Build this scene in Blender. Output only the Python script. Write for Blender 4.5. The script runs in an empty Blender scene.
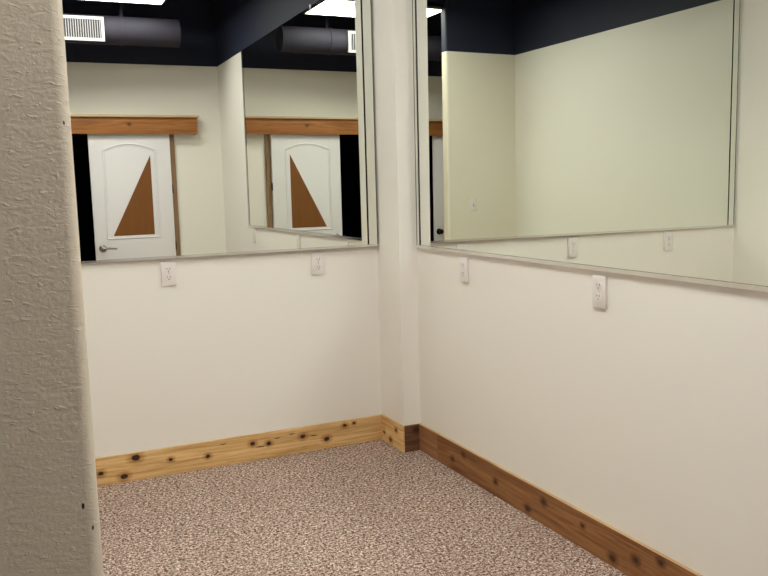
import bpy, bmesh, math, random
from mathutils import Vector, Matrix
random.seed(7)
S = bpy.context.scene
COL = S.collection

# ------------------------------------------------------------------ materials
def new_mat(name):
    m = bpy.data.materials.new(name); m.use_nodes = True
    nt = m.node_tree; nt.nodes.clear()
    out = nt.nodes.new('ShaderNodeOutputMaterial')
    b = nt.nodes.new('ShaderNodeBsdfPrincipled')
    nt.links.new(b.outputs[0], out.inputs[0])
    return m, nt, b

class NT:
    """tiny node helper"""
    def __init__(s, nt): s.nt = nt
    def n(s, t, **kw):
        nd = s.nt.nodes.new(t)
        for k, v in kw.items(): setattr(nd, k, v)
        return nd
    def l(s, a, b): s.nt.links.new(a, b)
    def coords(s): return s.n('ShaderNodeTexCoord').outputs['Object']
    def mapping(s, vec, scale=(1, 1, 1), loc=(0, 0, 0)):
        m = s.n('ShaderNodeMapping'); m.inputs['Scale'].default_value = scale; m.inputs['Location'].default_value = loc
        s.l(vec, m.inputs['Vector']); return m.outputs[0]
    def noise(s, vec, scale, detail=3, rough=.5, dist=0):
        t = s.n('ShaderNodeTexNoise'); s.l(vec, t.inputs['Vector'])
        t.inputs['Scale'].default_value = scale; t.inputs['Detail'].default_value = detail
        t.inputs['Roughness'].default_value = rough; t.inputs['Distortion'].default_value = dist
        return t.outputs[0]
    def ramp(s, fac, stops, interp='LINEAR'):
        r = s.n('ShaderNodeValToRGB'); r.color_ramp.interpolation = interp
        e = r.color_ramp.elements
        while len(e) < len(stops): e.new(.5)
        for el, (p, c) in zip(e, stops):
            el.position = p; el.color = (*c, 1) if len(c) == 3 else c
        s.l(fac, r.inputs[0]); return r.outputs[0]
    def mix(s, fac, a, b, mode='MIX'):
        m = s.n('ShaderNodeMix', data_type='RGBA', blend_type=mode)
        for sock, v in ((m.inputs[0], fac), (m.inputs[6], a), (m.inputs[7], b)):
            if hasattr(v, 'links'): s.l(v, sock)
            else: sock.default_value = v if isinstance(v, (int, float)) else (*v, 1)
        return m.outputs[2]
    def math(s, op, a, b=0.0):
        m = s.n('ShaderNodeMath', operation=op)
        for sock, v in ((m.inputs[0], a), (m.inputs[1], b)):
            if hasattr(v, 'links'): s.l(v, sock)
            else: sock.default_value = v
        return m.outputs[0]
    def maprange(s, v, a, b, c, d):
        m = s.n('ShaderNodeMapRange'); m.interpolation_type = 'SMOOTHSTEP'
        s.l(v, m.inputs[0])
        for i, x in enumerate((a, b, c, d)): m.inputs[i + 1].default_value = x
        return m.outputs[0]
    def bump(s, h, strength, dist, bsdf):
        b = s.n('ShaderNodeBump'); b.inputs['Strength'].default_value = strength; b.inputs['Distance'].default_value = dist
        s.l(h, b.inputs['Height']); s.l(b.outputs[0], bsdf.inputs['Normal'])
    def spot_mask(s, vec, spots, scale, noise_amt=.004):
        """mask = 1 inside any listed spot (x,y,z,r); scale squeezes the ellipse axes"""
        nz = s.n('ShaderNodeTexNoise'); s.l(vec, nz.inputs['Vector']); nz.inputs['Scale'].default_value = 60
        ofs = s.n('ShaderNodeVectorMath', operation='MULTIPLY_ADD')
        s.l(nz.outputs[1], ofs.inputs[0]); ofs.inputs[1].default_value = (noise_amt * 2,) * 3; ofs.inputs[2].default_value = (-noise_amt,) * 3
        add = s.n('ShaderNodeVectorMath', operation='ADD'); s.l(vec, add.inputs[0]); s.l(ofs.outputs[0], add.inputs[1])
        core = halo = None
        for x, y, z, r in spots:
            d = s.n('ShaderNodeVectorMath', operation='SUBTRACT'); s.l(add.outputs[0], d.inputs[0]); d.inputs[1].default_value = (x, y, z)
            m = s.n('ShaderNodeVectorMath', operation='MULTIPLY'); s.l(d.outputs[0], m.inputs[0]); m.inputs[1].default_value = scale
            ln = s.n('ShaderNodeVectorMath', operation='LENGTH'); s.l(m.outputs[0], ln.inputs[0])
            a = s.maprange(ln.outputs['Value'], r * .7, r * 1.05, 1, 0); h = s.maprange(ln.outputs['Value'], r * .8, r * 2.6, 1, 0)
            core = a if core is None else s.math('MAXIMUM', core, a)
            halo = h if halo is None else s.math('MAXIMUM', halo, h)
        return core, halo

def simple(name, col, rough=.5, metal=0, spec=.5):
    m, nt, b = new_mat(name)
    b.inputs['Base Color'].default_value = (*col, 1); b.inputs['Roughness'].default_value = rough
    b.inputs['Metallic'].default_value = metal; b.inputs['Specular IOR Level'].default_value = spec
    return m

def paint(name, col, rough=.55, bscale=90, bstr=.12, bdist=.001, var=.03, spots=None, knock=False, spec=.3):
    m, nt, b = new_mat(name); h = NT(nt); v = h.coords()
    c2 = tuple(x * (1 - var) for x in col)
    base = h.mix(h.noise(v, 1.3, 3), col, c2)
    b.inputs['Roughness'].default_value = rough; b.inputs['Specular IOR Level'].default_value = spec
    n = h.noise(v, bscale, 4, .55)
    if knock:
        vv = h.mapping(v, (1, 1, 2.3))
        big = h.ramp(h.noise(vv, 34, 4, .6, .6), [(.40, (0, 0, 0)), (.60, (1, 1, 1))])
        fine = h.noise(v, 150, 3)
        blobs = h.ramp(h.noise(vv, 48, 2, .5, .3), [(.62, (0, 0, 0)), (.72, (1, 1, 1))])
        n = h.math('ADD', h.math('ADD', h.math('MULTIPLY', big, .4), h.math('MULTIPLY', fine, .55)), h.math('MULTIPLY', blobs, 1.1))
    if spots:
        core, halo = h.spot_mask(v, spots, (1, 0, .42), .0008)
        base = h.mix(core, base, (.02, .015, .01))
    h.l(base, b.inputs['Base Color'])
    h.bump(n, bstr, bdist, b)
    return m

def wood(name, light, mid, dark, axis=0, knots=(), dashes=(), knotcol=(.045, .016, .008), rough=.55, seed=0., cyc=1.0, streak=.5):
    """knotty board: grain runs along axis (0 x, 1 y, 2 z), knots given in object coordinates"""
    m, nt, b = new_mat(name); h = NT(nt); v = h.coords()
    sc = [26, 26, 26]; sc[axis] = 1.3
    loc = (seed, seed * .7, seed * 1.3)
    if knots:
        ks = [1, 1, 1]; ks[axis] = .75; ks[1 if axis == 0 else 0] = 0
        core, halo = h.spot_mask(v, knots, ks)
    g = h.noise(h.mapping(v, sc, loc), 1.6 * cyc, 5, .6, 1.2)
    if knots: g = h.math('SUBTRACT', g, h.math('MULTIPLY', halo, .22))
    col = h.ramp(g, [(.30, dark), (.46, mid), (.62, light)])
    sb = [11, 11, 11]; sb[axis] = .5
    band = h.noise(h.mapping(v, sb, loc), 1.5, 2)
    col = h.mix(h.maprange(band, .5, .68, 0, .38), col, dark)
    sf = [90, 90, 90]; sf[axis] = 3
    fine = h.noise(h.mapping(v, sf, loc), 3, 3)
    col = h.mix(h.maprange(fine, .45, .72, 0, streak * .5), col, dark)
    if knots:
        col = h.mix(h.math('MULTIPLY', halo, .28), col, dark)
        col = h.mix(core, col, knotcol)
    if dashes:
        ds = [1, 1, 1]; ds[axis] = .16; ds[1 if axis == 0 else 0] = 0
        dcore, dh = h.spot_mask(v, dashes, ds, .0025)
        col = h.mix(h.math('MULTIPLY', dcore, .85), col, knotcol)
    h.l(col, b.inputs['Base Color']); b.inputs['Roughness'].default_value = rough
    b.inputs['Specular IOR Level'].default_value = .35
    h.bump(fine, .15, .0008, b)
    return m

def carpet_mat():
    m, nt, b = new_mat('carpet_pile'); h = NT(nt); v = h.coords()
    n1 = h.noise(v, 98, 2, .6, .6); n2 = h.noise(v, 215, 2, .5)
    n = h.math('ADD', h.math('MULTIPLY', n1, .62), h.math('MULTIPLY', n2, .38))
    col = h.ramp(n, [(.39, CARPET[0]), (.462, CARPET[1]), (.53, CARPET[2]), (.61, CARPET[3])])
    big = h.noise(v, 2.2, 3)
    col = h.mix(h.maprange(big, .35, .7, 0, .12), col, (.30, .20, .15))
    h.l(col, b.inputs['Base Color']); b.inputs['Roughness'].default_value = .95; b.inputs['Specular IOR Level'].default_value = .05
    h.bump(n, .9, .012, b)
    return m

CARPET = [(.045, .021, .012), (.28, .183, .137), (.54, .405, .335), (.98, .83, .74)]
CREAM = (.845, .822, .768)
NAVY = (.0175, .0215, .046)
M = {}
M['cream'] = paint('cream_wall_paint', CREAM, .5, 120, .10, .0008, .02)
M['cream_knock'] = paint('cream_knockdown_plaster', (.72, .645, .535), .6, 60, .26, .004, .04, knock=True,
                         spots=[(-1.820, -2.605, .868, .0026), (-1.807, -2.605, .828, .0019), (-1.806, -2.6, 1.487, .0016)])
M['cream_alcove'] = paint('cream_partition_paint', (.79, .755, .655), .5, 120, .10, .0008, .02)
M['navy'] = paint('navy_wall_paint', NAVY, .6, 70, .15, .001, .15)
M['duct'] = paint('navy_duct_paint', (.030, .0275, .041), .8, 40, .05, .001, .1)
M['black'] = simple('unlit_room_black', (.006, .006, .007), .9, 0, .1)
M['carpet'] = carpet_mat()
GOLD = ((.80, .56, .27), (.66, .41, .165), (.42, .215, .075))
BROWN = ((.36, .17, .062), (.255, .108, .038), (.13, .05, .017))
M['pine_back'] = wood('golden_knotty_pine', *GOLD, axis=0, seed=2.1,
    knots=[(-1.404, 0, .112, .017), (-1.462, 0, .03, .014), (-1.241, 0, .076, .009), (-1.06, 0, .062, .010), (-.829, 0, .090, .011),
           (-.745, 0, .078, .011), (-1.567, 0, .062, .011), (-.324, 0, .110, .010), (-.561, 0, .086, .012), (-.429, 0, .053, .013),
           (-.27, 0, .115, .007), (-1.9, 0, .07, .015)],
    dashes=[(-.50, 0, .082, .0035), (-.79, 0, .068, .004), (-.70, 0, .098, .003), (-.98, 0, .112, .003), (-.62, 0, .108, .003)])
M['pine_side'] = wood('golden_pine_return', *GOLD, axis=1, seed=5.3, knots=[(0, -.20, .10, .010), (0, -.05, .05, .009), (0, -.13, .03, .012)])
M['brown_front'] = wood('dark_brown_return_board', (.20, .098, .050), (.15, .068, .034), (.085, .036, .017), axis=0, seed=1.2, knots=[(-.03, 0, .11, .012)])
M['brown_short'] = wood('mid_brown_short_board', (.37, .185, .085), (.29, .135, .058), (.19, .08, .033), axis=1, seed=3.4)
M['brown_right'] = wood('brown_knotty_board', *BROWN, axis=1, seed=6.6,
    knots=[(0, -.735, .108, .010), (0, -.63, .057, .010), (0, -1.012, .066, .010), (0, -1.367, .098, .011), (0, -1.256, .029, .012),
           (0, -1.781, .031, .013), (0, -1.899, .076, .011), (0, -2.017, .115, .010), (0, -1.613, .09, .008), (0, -2.5, .06, .012)])
M['pine_raw'] = wood('raw_pine_edge', (.66, .47, .26), (.58, .39, .20), (.45, .28, .13), axis=0, seed=8.)
M['pine_raw_y'] = wood('raw_pine_edge_lengthwise', (.62, .43, .23), (.53, .35, .17), (.42, .25, .11), axis=1, seed=8.)
M['header'] = wood('orange_stained_pine', (.43, .18, .052), (.35, .135, .037), (.23, .078, .02), axis=0, seed=4.2,
                   knots=[(1.0, 0, .085, .011), (-.9, 0, .07, .010)], knotcol=(.10, .03, .012))
M['strip'] = wood('tan_casing_strip', (.30, .185, .10), (.25, .145, .075), (.18, .10, .05), axis=2, seed=9.)
M['door'] = paint('white_door_paint', (.79, .775, .80), .4, 160, .04, .0006, .01)
M['kraft'] = wood('brown_hardboard', (.215, .078, .014), (.20, .072, .013), (.185, .065, .011), axis=2, seed=3., streak=.2)
M['plastic'] = simple('white_outlet_plastic', (.775, .74, .725), .35)
M['slot'] = simple('dark_socket_slot', (.03, .025, .02), .6)
M['mirror'] = simple('silvered_mirror_glass', (.865, .888, .832), 0.0, 1)
M['chrome'] = simple('polished_metal', (.78, .77, .74), .16, 1)
M['nickel'] = simple('satin_nickel', (.30, .285, .27), .3, 1)
M['darkmetal'] = simple('dark_bronze_metal', (.05, .045, .04), .3, 1)
M['seam'] = simple('black_mirror_seam', (.012, .012, .010), .6, 0, .2)
M['edge'] = simple('dark_glass_edge', (.09, .095, .075), .35)
M['ventwhite'] = simple('white_enamel', (.37, .355, .37), .5)
M['ventdark'] = simple('dark_duct_inside', (.02, .02, .025), .8)
M['lampframe'] = simple('grey_lamp_frame', (.22, .22, .23), .4)
M['shelf_edge'] = wood('pale_shelf_board', (.74, .58, .38), (.66, .50, .31), (.52, .37, .21), axis=0, seed=4.)
M['wire'] = simple('steel_wire', (.6, .6, .6), .3, 1)
M['clip'] = simple('clear_mirror_clip', (.82, .84, .82), .15)
def emit(name, col, s):
    m = bpy.data.materials.new(name); m.use_nodes = True; nt = m.node_tree; nt.nodes.clear()
    o = nt.nodes.new('ShaderNodeOutputMaterial'); e = nt.nodes.new('ShaderNodeEmission')
    e.inputs[0].default_value = (*col, 1); e.inputs[1].default_value = s
    nt.links.new(e.outputs[0], o.inputs[0]); return m
M['lamp_hall'] = emit('lit_diffuser_entry', (1, .99, .925), 14.6)
M['lamp_alcove'] = emit('lit_diffuser_alcove', (1, .99, .925), 12.3)

# ------------------------------------------------------------------ mesh helpers
def bm_box(bm, a, b, mat=0, bevel=0, seg=2):
    x0, y0, z0 = (min(p, q) for p, q in zip(a, b)); x1, y1, z1 = (max(p, q) for p, q in zip(a, b))
    vs = [bm.verts.new(p) for p in ((x0, y0, z0), (x1, y0, z0), (x1, y1, z0), (x0, y1, z0), (x0, y0, z1), (x1, y0, z1), (x1, y1, z1), (x0, y1, z1))]
    fs = [bm.faces.new([vs[i] for i in f]) for f in ((3, 2, 1, 0), (4, 5, 6, 7), (0, 1, 5, 4), (1, 2, 6, 5), (2, 3, 7, 6), (3, 0, 4, 7))]
    for f in fs: f.material_index = mat
    if bevel:
        es = list({e for f in fs for e in f.edges})
        bmesh.ops.bevel(bm, geom=es, offset=bevel, segments=seg, affect='EDGES', profile=.5)
    return fs
def bm_cyl(bm, p0, p1, r0, r1=None, n=24, caps=True):
    r1 = r0 if r1 is None else r1
    p0, p1 = Vector(p0), Vector(p1); d = (p1 - p0).normalized()
    u = d.orthogonal().normalized(); w = d.cross(u)
    rings = []
    for p, r in ((p0, r0), (p1, r1)):
        rings.append([bm.verts.new(p + u * math.cos(t) * r + w * math.sin(t) * r) for t in (2 * math.pi * i / n for i in range(n))])
    for i in range(n):
        bm.faces.new((rings[0][i], rings[0][(i + 1) % n], rings[1][(i + 1) % n], rings[1][i]))
    if caps: bm.faces.new(rings[0][::-1]); bm.faces.new(rings[1])
def bm_lathe(bm, prof, n=32, M4=Matrix.Identity(4)):
    """prof: list of (radius, height) about local z"""
    rings = []
    for r, z in prof:
        if r < 1e-6: rings.append([bm.verts.new(M4 @ Vector((0, 0, z)))])
        else: rings.append([bm.verts.new(M4 @ Vector((r * math.cos(2 * math.pi * i / n), r * math.sin(2 * math.pi * i / n), z))) for i in range(n)])
    for a, b in zip(rings, rings[1:]):
        for i in range(n):
            j = (i + 1) % n
            f = [a[i % len(a)], a[j % len(a)], b[j % len(b)], b[i % len(b)]]
            f = list(dict.fromkeys(f))
            if len(f) > 2: bm.faces.new(f)
def bm_sweep(bm, path, prof, closed=False):
    """path: (x,z) points in the door plane; prof: (offset, height) pairs, height along +y"""
    n = len(path); rows = []
    for i, p in enumerate(path):
        p = Vector(p)
        a = Vector(path[(i - 1) % n]) if (closed or i > 0) else p
        b = Vector(path[(i + 1) % n]) if (closed or i < n - 1) else p
        t1 = (p - a).normalized() if (p - a).length > 1e-9 else (b - p).normalized()
        t2 = (b - p).normalized() if (b - p).length > 1e-9 else t1
        t = (t1 + t2).normalized(); nm = Vector((-t.y, t.x)); k = 1 / max(.4, nm.dot(Vector((-t1.y, t1.x))))
        rows.append([bm.verts.new((p.x + nm.x * o * k, h, p.y + nm.y * o * k)) for o, h in prof])
    for i in range(n if closed else n - 1):
        a, b = rows[i], rows[(i + 1) % n]
        for j in range(len(prof) - 1): bm.faces.new((a[j], a[j + 1], b[j + 1], b[j]))
def obj(name, bm, mats, parent=None, smooth=False, loc=None):
    bmesh.ops.recalc_face_normals(bm, faces=bm.faces)
    me = bpy.data.meshes.new(name); bm.to_mesh(me); bm.free()
    for m in (mats if isinstance(mats, (list, tuple)) else [mats]): me.materials.append(m)
    if smooth:
        for p in me.polygons: p.use_smooth = True
        me.set_sharp_from_angle(angle=math.radians(40))
    o = bpy.data.objects.new(name, me); COL.objects.link(o)
    if parent: o.parent = parent
    if loc is not None: o.location = loc
    return o
def tag(o, label, cat, group=None, kind=None):
    o['label'] = label; o['category'] = cat
    if group: o['group'] = group
    if kind: o['kind'] = kind
    return o
def thing(name, label, cat, loc=(0, 0, 0), group=None, kind=None, rot=None):
    o = bpy.data.objects.new(name, None); COL.objects.link(o); o.empty_display_size = .1
    o.location = loc
    if rot is not None: o.rotation_euler = rot
    return tag(o, label, cat, group, kind)
def boxobj(name, a, b, mats, parent=None, bevel=0, seg=2):
    bm = bmesh.new(); bm_box(bm, a, b, 0, bevel, seg); return obj(name, bm, mats, parent, smooth=bevel > 0)
def struct(name, bm, mats, label, cat, smooth=False):
    return tag(obj(name, bm, mats, None, smooth), label, cat, kind='structure')

# ------------------------------------------------------------------ measures (metres)
HC = 2.535           # cream paint stops here, navy above
CEIL = 3.30
W = 2.517            # left wall of the alcove at x = -W
E0, E1 = -2.508, -2.605   # partition faces
XS = -1.794          # free end of the partition
L = 3.982            # entry wall with the doors
PX, PY = -.099, -.268     # corner pillar
HL = -4.3            # far left end of the entry hall
BT = .015            # baseboard thickness

# ------------------------------------------------------------------ room shell
def wall(name, a, b, label, lower='cream', bevel_x=None):
    """one wall slab in two paints, cream below and navy above"""
    bm = bmesh.new()
    bm_box(bm, (a[0], a[1], 0), (b[0], b[1], HC), 0); bm_box(bm, (a[0], a[1], HC), (b[0], b[1], CEIL), 1)
    return struct(name, bm, [M[lower], M['navy']], label, 'wall')
wall('wall_back', (-W - .12, 0), (.12, .12), 'cream back wall under the large mirror, navy paint near the ceiling')
wall('wall_right', (0, -L - .12), (.12, 0), 'cream right wall below the wide mirror, with two outlets in view')
wall('wall_left', (-W - .12, E0), (-W, 0), 'plain cream alcove side wall seen only in the right mirror')
wall('wall_pillar', (PX, PY), (0, 0), 'narrow cream corner pillar standing between the two mirrors')
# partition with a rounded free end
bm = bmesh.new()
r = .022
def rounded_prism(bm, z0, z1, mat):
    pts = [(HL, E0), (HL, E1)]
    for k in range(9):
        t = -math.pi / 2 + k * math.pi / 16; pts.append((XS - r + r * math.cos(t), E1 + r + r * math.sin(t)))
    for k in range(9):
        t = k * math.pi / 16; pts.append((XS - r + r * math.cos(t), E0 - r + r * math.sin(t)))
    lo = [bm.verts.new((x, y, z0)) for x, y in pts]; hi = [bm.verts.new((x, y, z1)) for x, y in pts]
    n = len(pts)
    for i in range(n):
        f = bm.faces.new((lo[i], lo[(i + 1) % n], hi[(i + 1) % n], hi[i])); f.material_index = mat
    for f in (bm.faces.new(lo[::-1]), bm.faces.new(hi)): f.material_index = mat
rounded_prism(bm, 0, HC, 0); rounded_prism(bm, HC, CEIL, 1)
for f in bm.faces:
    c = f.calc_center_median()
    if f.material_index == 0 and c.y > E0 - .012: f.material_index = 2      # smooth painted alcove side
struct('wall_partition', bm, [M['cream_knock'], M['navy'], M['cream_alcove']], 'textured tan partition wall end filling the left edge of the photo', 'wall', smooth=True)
# entry wall with the doorway the picture is taken from
OX0, OX1, OZ = -2.56, -1.13, 1.96
bm = bmesh.new()
for x0, x1 in ((HL, OX0), (OX1, 0)):
    bm_box(bm, (x0, -L - .12, 0), (x1, -L, HC), 0); bm_box(bm, (x0, -L - .12, HC), (x1, -L, CEIL), 1)
bm_box(bm, (OX0, -L - .12, OZ), (OX1, -L, HC), 0); bm_box(bm, (OX0, -L - .12, HC), (OX1, -L, CEIL), 1)
struct('wall_front', bm, [M['cream'], M['navy']], 'cream entry wall with an open dark doorway, seen in the left mirror', 'wall')
wall('wall_hall_end', (HL - .12, -L - .12), (HL, E0), 'cream wall closing the far end of the entry hall')
# unlit room beyond the doorway
bm = bmesh.new()
YB = -7.2
bm_box(bm, (HL, YB - .1, 0), (.12, YB, CEIL)); bm_box(bm, (HL - .1, YB, 0), (HL, -L - .12, CEIL)); bm_box(bm, (.12, YB, 0), (.22, -L - .12, CEIL))
bm_box(bm, (HL, YB, -.02), (.12, -L - .12, .0)); bm_box(bm, (HL, YB, CEIL), (.12, -L - .12, CEIL + .1))
struct('wall_dark_room', bm, M['black'], 'black unlit room beyond the open doorway', 'wall')
bm = bmesh.new(); bm_box(bm, (HL - .12, -L - .12, -.1), (.12, .12, 0))
struct('floor', bm, M['carpet'], 'speckled brown and beige carpet floor', 'floor')
bm = bmesh.new(); bm_box(bm, (HL - .12, -L - .12, CEIL), (.12, .12, CEIL + .1))
struct('ceiling', bm, M['navy'], 'dark navy painted ceiling', 'ceiling')

# ------------------------------------------------------------------ baseboards
def board(name, a, b, mat, raw, label):
    bm = bmesh.new()
    bm_box(bm, a, b, 0, .0012, 1)
    zt = max(a[2], b[2])
    for f in bm.faces:
        f.normal_update()
        if f.calc_center_median().z > zt - .0004: f.material_index = 1
    return struct(name, bm, [M[mat], M[raw]], label, 'baseboard')
HB = .140
board('baseboard_back', (-W + BT, -BT, 0), (PX, 0, .1355), 'pine_back', 'pine_raw', 'golden knotty pine baseboard along the back wall')
board('baseboard_pillar_side', (PX - .011, PY - .011, 0), (PX, -BT, HB), 'pine_side', 'pine_raw_y', 'short golden pine baseboard on the side of the corner pillar')
board('baseboard_pillar_front', (PX, PY - .011, 0), (-BT, PY, HB), 'brown_front', 'pine_raw', 'short dark brown baseboard on the front of the corner pillar')
board('baseboard_corner', (-BT, -.4775, 0), (0, PY, HB), 'brown_short', 'pine_raw_y', 'short mid brown baseboard piece starting the right wall run')
board('baseboard_right', (-BT - .0015, -L, 0), (0, -.479, HB), 'brown_right', 'pine_raw_y', 'long brown knotty baseboard along the right wall')
board('baseboard_left', (-W, E0, 0), (-W + BT, 0, HB), 'pine_side', 'pine_raw_y', 'golden pine baseboard along the alcove side wall')

# ------------------------------------------------------------------ mirrors
def mirror(root_name, label, origin, ux, n, U0, U1, H, bw, seam_w, lip, clips):
    ux = Vector(ux); n = Vector(n).normalized(); ux = (ux - n * ux.dot(n)).normalized(); uz = n.cross(ux)
    if uz.z < 0: uz = -uz
    m = Matrix((( ux.x, uz.x, n.x, origin[0]), (ux.y, uz.y, n.y, origin[1]), (ux.z, uz.z, n.z, origin[2]), (0, 0, 0, 1)))
    root = thing(root_name, label, 'mirror')
    if m.to_3x3().determinant() < 0: raise ValueError('mirror frame')
    root.matrix_world = m; root.rotation_mode = 'QUATERNION'; root.matrix_world = m
    bm = bmesh.new()
    def quad(p): bm.faces.new([bm.verts.new(q) for q in p])
    quad([(U0 + bw, 0, 0), (U1 - bw, 0, 0), (U1 - bw, H, 0), (U0 + bw, H, 0)])
    obj('glass_face', bm, M['mirror'], root)
    d = -.0007
    for x0, x1, z0, z1 in ((U0, U0 + bw, d, 0), (U1 - bw, U1, 0, d)):
        bm = bmesh.new(); quad([(x0, 0, z0), (x1, 0, z1), (x1, H, z1), (x0, H, z0)])
        obj('bevelled_border', bm, M['mirror'], root)
    for x0 in (U0 + bw - seam_w / 2, U1 - bw - seam_w / 2):
        bm = bmesh.new(); bm_box(bm, (x0, lip, -.0002), (x0 + seam_w, H, .0009))
        o = obj('bevel_seam', bm, M['seam'], root); o['label'] = 'thin black line beside the mirror edge'
    bm = bmesh.new()
    bm_box(bm, (U0, 0, -.004), (U1, H, -.0016)); obj('backing_board', bm, M['seam'], root)
    bm = bmesh.new()
    bm_box(bm, (U0 - .002, 0, -.004), (U0 + .0016, H, .0008)); obj('edge_band', bm, M['edge'], root)
    bm = bmesh.new()
    bm_box(bm, (U1 - .0016, 0, -.004), (U1 + .002, H, .0008)); obj('edge_band', bm, M['edge'], root)
    bm = bmesh.new()
    bm_box(bm, (U0, -.003, -.0045), (U1, 0, .006)); bm_box(bm, (U0, 0, .0035), (U1, lip, .006))
    o = obj('bottom_channel', bm, M['chrome'], root); o['label'] = 'polished metal channel holding the lower edge'
    for u in clips:
        bm = bmesh.new(); bm_box(bm, (u - .011, H - .014, -.003), (u + .011, H + .012, .0035), 0, .002)
        obj('mirror_clip', bm, M['clip'], root, True)
    return root
# back-wall mirror plane:  .0086(x+2.5) + (y+.008) - .0015(z-1.06) = 0
mirror('wall_mirror', 'large frameless mirror on the back wall reflecting a white arched door', (-2.5, -.008, 1.0604), (1, -.0086, 0), (-.0086, -1, .0015), -.006, 2.392, HC - 1.0604, .053, .009, .007, ())
# right-wall mirror plane: (x+.010) - .0029(z-1.06) = 0
mirror('wall_mirror', 'wide frameless mirror on the right wall reflecting bare cream walls', (-.010, 0, 1.0604), (0, -1, 0), (-1, 0, .0029), .290, 3.046, HC - 1.0604, .036, .014, .012, (1.254,))

# ------------------------------------------------------------------ outlets and switch (local: x along wall, y out of wall, z up)
def plate_mesh():
    bm = bmesh.new(); bm_box(bm, (-.035, .0045, 0), (.035, .0115, .1143), 0, .0028, 2); bm_box(bm, (-.031, 0, .003), (.031, .005, .111)); return bm
def make_outlet():
    root = thing('wall_outlet', '', 'outlet', group='white wall outlets under the mirrors')
    obj('cover_plate', plate_mesh(), M['plastic'], root, True)
    for zc in (.0375, .0768):
        bm = bmesh.new(); n = 28; rr = .0172
        pts = []
        for i in range(n):
            t = 2 * math.pi * i / n; x, z = rr * math.cos(t), rr * math.sin(t)
            pts.append((x, max(-.0138, min(.0138, z))))
        a = [bm.verts.new((x, .010, z + zc)) for x, z in pts]; b = [bm.verts.new((x * .97, .0138, z * .97 + zc)) for x, z in pts]
        for i in range(n): bm.faces.new((a[i], a[(i + 1) % n], b[(i + 1) % n], b[i]))
        bm.faces.new(b)
        rc = obj('receptacle', bm, M['plastic'], root)
        bm = bmesh.new()
        bm_box(bm, (-.0078, .0130, zc - .0005), (-.0054, .0141, zc + .0088)); bm_box(bm, (.0054, .0130, zc + .0005), (.0076, .0141, zc + .008))
        bm_cyl(bm, (0, .0130, zc - .0072), (0, .0141, zc - .0072), .0029, n=16)
        obj('socket_slots', bm, M['slot'], rc)
    bm = bmesh.new(); bm_cyl(bm, (0, .011, .0572), (0, .0126, .0572), .0033, n=16)
    obj('screw', bm, M['chrome'], root, True)
    return root
def copy_thing(o, parent=None):
    c = o.copy(); COL.objects.link(c)
    if parent: c.parent = parent
    for ch in list(o.children): copy_thing(ch, c)
    return c
proto = make_outlet()
PI = math.pi
ZO = .9265
spots = [((-1.198, -.0003, ZO), PI, 'white wall outlet on the back wall, below the mirror where it reflects the door'),
         ((-.439, -.0003, ZO), PI, 'white wall outlet on the back wall nearest the corner pillar'),
         ((-1.944, -.0003, ZO), PI, 'white wall outlet on the back wall hidden behind the partition, seen reflected at far right'),
         ((-.0003, -.749, ZO), PI / 2, 'white wall outlet on the right wall nearest the corner pillar'),
         ((-.0003, -1.691, ZO), PI / 2, 'largest white wall outlet, in the middle of the right wall'),
         ((-.0003, -2.908, ZO), PI / 2, 'white wall outlet on the right wall, seen only reflected in the back mirror')]
for i, (loc, rz, lab) in enumerate(spots):
    o = proto if i == 0 else copy_thing(proto)
    o.location = loc; o.rotation_euler = (0, 0, rz); o['label'] = lab
sw = thing('light_switch', 'white light switch plate on the partition, reflected in the right mirror', 'switch', (-2.05, E0 + .0003, 1.133))
obj('cover_plate', plate_mesh(), M['plastic'], sw, True)
bm = bmesh.new(); bm_box(bm, (-.005, .010, .046), (.005, .0125, .068)); obj('toggle_slot', bm, M['slot'], sw)
bm = bmesh.new(); bm_box(bm, (-.0035, .011, .055), (.0035, .023, .064), 0, .001); obj('toggle', bm, M['plastic'], sw, True)

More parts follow.
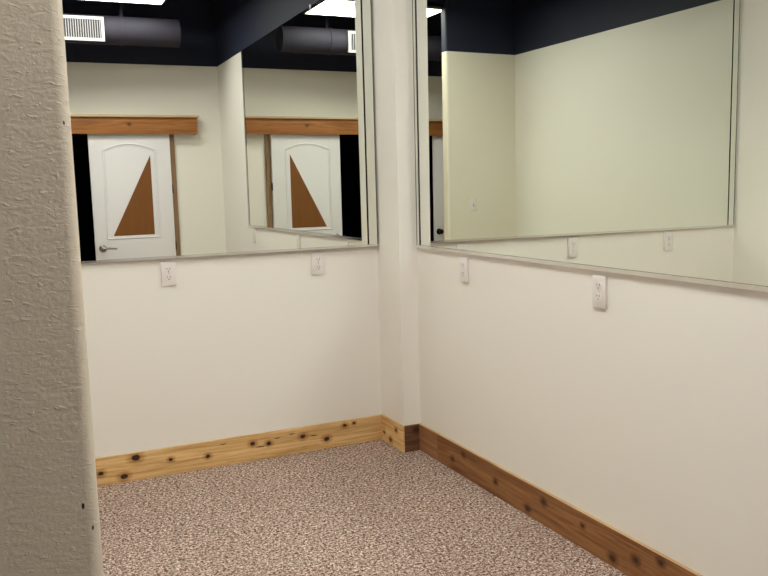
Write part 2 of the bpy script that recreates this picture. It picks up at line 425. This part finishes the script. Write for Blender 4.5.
# ------------------------------------------------------------------ doors (local: x along wall, y out into the hall, z up)
DW, DH, DT = .714, 1.93, .038
def arch_path(x0, x1, z0, zs, zt, n=20):
    pts = [(x0, z0), (x1, z0), (x1, zs)]
    for i in range(1, n):
        t = i / n; x = x1 + (x0 - x1) * t; pts.append((x, zs + (zt - zs) * math.sin(math.pi * t) ** .9))
    pts.append((x0, zs)); return pts
MOLD = [(-.014, 0), (-.009, .003), (-.003, .008), (.002, .005), (.006, .0005), (.011, .004), (.016, 0)]
def make_door(name, label, loc, flip, knob):
    root = thing(name, label, 'door', loc, kind='structure')
    s = -1 if flip else 1
    boxobj('door_slab', (-DW / 2, -DT, 0), (DW / 2, 0, DH), M['door'], root, .002)
    bm = bmesh.new(); bm_sweep(bm, arch_path(-.238, .222, .955, 1.742, 1.800), MOLD, True); obj('arched_panel_moulding', bm, M['door'], root, True)
    bm = bmesh.new(); bm_sweep(bm, [(-.238, .17), (.222, .17), (.222, .72), (-.238, .72)], MOLD, True); obj('lower_panel_moulding', bm, M['door'], root)
    hx = s * (-DW / 2 + (.046 if knob else .064))
    h = bmesh.new()
    R = Matrix.Translation((hx, 0, .868)) @ Matrix.Rotation(-PI / 2, 4, 'X')
    if knob:
        bm_lathe(h, [(0, 0), (.033, 0), (.033, .005), (.029, .010), (.013, .013), (.011, .030), (.020, .036), (.027, .046), (.028, .055), (.024, .064), (.012, .069), (0, .070)], 32, R)
        obj('door_knob', h, M['darkmetal'], root, True)
    else:
        bm_lathe(h, [(0, 0), (.034, 0), (.034, .006), (.029, .012), (.013, .015), (.012, .046), (.014, .050), (.014, .060), (.010, .063), (0, .063)], 32, R)
        hd = obj('door_handle', h, M['nickel'], root, True)
        h = bmesh.new()
        pts = [(0, .056, 0), (.03, .058, .001), (.06, .057, .0), (.09, .053, -.003), (.118, .047, -.006)]; rad = [.0105, .0092, .0085, .008, .0072]
        for (a, b), (ra, rb) in zip(zip(pts, pts[1:]), zip(rad, rad[1:])):
            bm_cyl(h, (hx + s * a[0], a[1], .868 + a[2]), (hx + s * b[0], b[1], .868 + b[2]), ra, rb, 16)
        obj('lever', h, M['nickel'], hd, True)
    for z in (.35, .863, 1.387):
        h = bmesh.new(); bm_cyl(h, (s * (DW / 2 + .004), -.004, z - .040), (s * (DW / 2 + .004), -.004, z + .040), .0065, n=14)
        obj('hinge', h, M['darkmetal'], root, True)
    return root
YD = -3.92
d1 = make_door('door_1', 'white arched panel door with a brown triangle, seen in the left mirror', (-.850, YD, .012), False, False)
bm = bmesh.new()
tri = [(-.6765 + .85, 1.714 - .012), (-.6765 + .85, .988 - .012), (-1.0425 + .85, .988 - .012)]
a = [bm.verts.new((x, .0006, z)) for x, z in tri]; b = [bm.verts.new((x, .0032, z)) for x, z in tri]
bm.faces.new(b); bm.faces.new(a[::-1])
for i in range(3): bm.faces.new((a[i], a[(i + 1) % 3], b[(i + 1) % 3], b[i]))
o = obj('triangle_panel', bm, M['kraft'], d1); o['label'] = 'brown triangular board set in the door panel'
make_door('door_2', 'second white door with a dark round knob, left of the dark doorway', (-2.452 - DW / 2, YD, .012), True, True)
bm = bmesh.new(); bm_box(bm, (-.487, -L, 0), (-.444, -L + .030, 1.905), 0, .002)
struct('trim_1', bm, M['strip'], 'narrow tan wooden casing strip beside the white arched door', 'trim')
hd = thing('door_header', 'orange stained pine header board with a thin shelf over the doors', 'header', (-1.85, -L, 1.903))
X0, X1 = -3.47 + 1.85, -.238 + 1.85
boxobj('front_board', (X0, .090, 0), (X1, .110, .149), M['header'], hd, .0015)
boxobj('return_board', (X1 - .018, 0, 0), (X1, .0895, .149), M['header'], hd, .001)
boxobj('return_board', (X0, 0, 0), (X0 + .018, .0895, .149), M['header'], hd, .001)
boxobj('shelf_board', (X0 - .018, 0, .1492), (X1 + .018, .136, .169), M['shelf_edge'], hd, .002)

# ------------------------------------------------------------------ duct with register
DY = -3.40
du = thing('air_duct', 'navy painted rectangular air duct with a white vent, reflected at top left', 'duct', (-.455, DY, 2.602))
# local x runs left (negative), y back (negative)
RD, ZC = .115, .115
bm = bmesh.new(); bm_cyl(bm, (-3.8, 0, ZC), (0, 0, ZC), RD, n=56); obj('duct_body', bm, M['duct'], du, True)
for x in (-.475, -1.75, -3.0):
    bm = bmesh.new(); bm_cyl(bm, (x - .014, 0, ZC), (x + .014, 0, ZC), RD + .007, n=56); obj('seam_collar', bm, M['duct'], du, True)
for x in (-.46, -3.0):
    bm = bmesh.new(); bm_box(bm, (x - .012, -.002, ZC + RD), (x + .012, .002, CEIL - 2.602)); obj('hanger_strap', bm, M['duct'], du)
vx0, vx1, vz0, vz1 = -1.11, -.617, .002, .196
rg = bmesh.new(); fw = .024; bm_box(rg, (vx0 + .012, -RD - .045, vz0 + .012), (vx1 - .012, -RD + .0005, vz1 - .012))
for a, b in (((vx0, vz0), (vx1, vz0 + fw)), ((vx0, vz1 - fw), (vx1, vz1)), ((vx0, vz0 + fw), (vx0 + fw, vz1 - fw)), ((vx1 - fw, vz0 + fw), (vx1, vz1 - fw))):
    bm_box(rg, (a[0], -RD, a[1]), (b[0], -RD + .013, b[1]))
for v in rg.verts: v.co.y += 2 * RD + .002
rg = obj('vent_register', rg, M['ventwhite'], du); rg['label'] = 'white vent register with thin upright louvres'
bm = bmesh.new(); bm_box(bm, (vx0 + fw, RD + .003, vz0 + fw), (vx1 - fw, RD + .0045, vz1 - fw)); obj('dark_opening', bm, M['ventdark'], rg)
bm = bmesh.new(); x = vx0 + fw + .010
while x < vx1 - fw - .004:
    bm_box(bm, (x - .0021, RD + .006, vz0 + fw), (x + .0021, RD + .011, vz1 - fw)); x += .0185
obj('louvres', bm, M['ventwhite'], rg)
# ------------------------------------------------------------------ lamps: hanging flat panels
def panel_lamp(label, cx, cy, mat, lx=1.232, ly=.60):
    root = thing('ceiling_light', label, 'lamp', (cx, cy, 2.9), group='hanging light panels')
    bm = bmesh.new(); f = .010; h = .022
    for a, b in (((-lx / 2, -ly / 2), (lx / 2, -ly / 2 + f)), ((-lx / 2, ly / 2 - f), (lx / 2, ly / 2)), ((-lx / 2, -ly / 2 + f), (-lx / 2 + f, ly / 2 - f)), ((lx / 2 - f, -ly / 2 + f), (lx / 2, ly / 2 - f))):
        bm_box(bm, (*a, 0), (*b, h))
    bm_box(bm, (-lx / 2 + f, -ly / 2 + f, .016), (lx / 2 - f, ly / 2 - f, h))
    obj('lamp_frame', bm, M['lampframe'], root)
    bm = bmesh.new()
    bm.faces.new([bm.verts.new(p) for p in ((-lx / 2 + f, -ly / 2 + f, .003), (-lx / 2 + f, ly / 2 - f, .003), (lx / 2 - f, ly / 2 - f, .003), (lx / 2 - f, -ly / 2 + f, .003))])
    bm_ = bmesh.new(); bm.free()
    bm_box(bm_, (-lx / 2 + f, -ly / 2 + f, .003), (lx / 2 - f, ly / 2 - f, .0155)); obj('diffuser', bm_, mat, root)
    for sx in (-1, 1):
        for sy in (-1, 1):
            bm = bmesh.new(); bm_cyl(bm, (sx * (lx / 2 - .03), sy * (ly / 2 - .03), h), (sx * (lx / 2 - .03), sy * (ly / 2 - .03), CEIL - 2.9), .0022, n=8)
            obj('suspension_wire', bm, M['wire'], root)
    return root
panel_lamp('lit white light panel hanging in the entry hall, seen in both mirrors', -1.231, -2.882, M['lamp_hall'])
panel_lamp('lit white light panel hanging over the carpeted alcove, above the picture', -1.22, -1.47, M['lamp_alcove'], .60, 1.245)

# ------------------------------------------------------------------ world, camera
w = bpy.data.worlds.new('unlit_surroundings'); S.world = w; w.use_nodes = True
w.node_tree.nodes['Background'].inputs[0].default_value = (0, 0, 0, 1); w.node_tree.nodes['Background'].inputs[1].default_value = 0
cam = bpy.data.cameras.new('camera'); co = bpy.data.objects.new('camera', cam); COL.objects.link(co)
yaw, pit, rol = .4318, -.1248, -.0269
fwd = Vector((math.sin(yaw) * math.cos(pit), math.cos(yaw) * math.cos(pit), math.sin(pit)))
right = Vector((math.cos(yaw), -math.sin(yaw), 0)); up = right.cross(fwd)
Rr = right * math.cos(rol) + up * math.sin(rol); Uu = -right * math.sin(rol) + up * math.cos(rol)
co.matrix_world = Matrix(((Rr.x, Uu.x, -fwd.x, -1.9082), (Rr.y, Uu.y, -fwd.y, -3.9993), (Rr.z, Uu.z, -fwd.z, 1.3791), (0, 0, 0, 1)))
cam.sensor_fit = 'HORIZONTAL'; cam.sensor_width = 36; cam.lens = 826.8 * 36 / 768; cam.clip_start = .02; cam.clip_end = 60
S.camera = co
vs = S.view_settings
vs.view_transform = 'Standard'; vs.look = 'None'; vs.gamma = 1; vs.use_curve_mapping = False; vs.exposure = 0.0
try:
    S.cycles.max_bounces = 16; S.cycles.diffuse_bounces = 8; S.cycles.glossy_bounces = 10
    S.cycles.caustics_reflective = True; S.cycles.blur_glossy = 0
    S.cycles.sample_clamp_indirect = 0
except Exception: pass
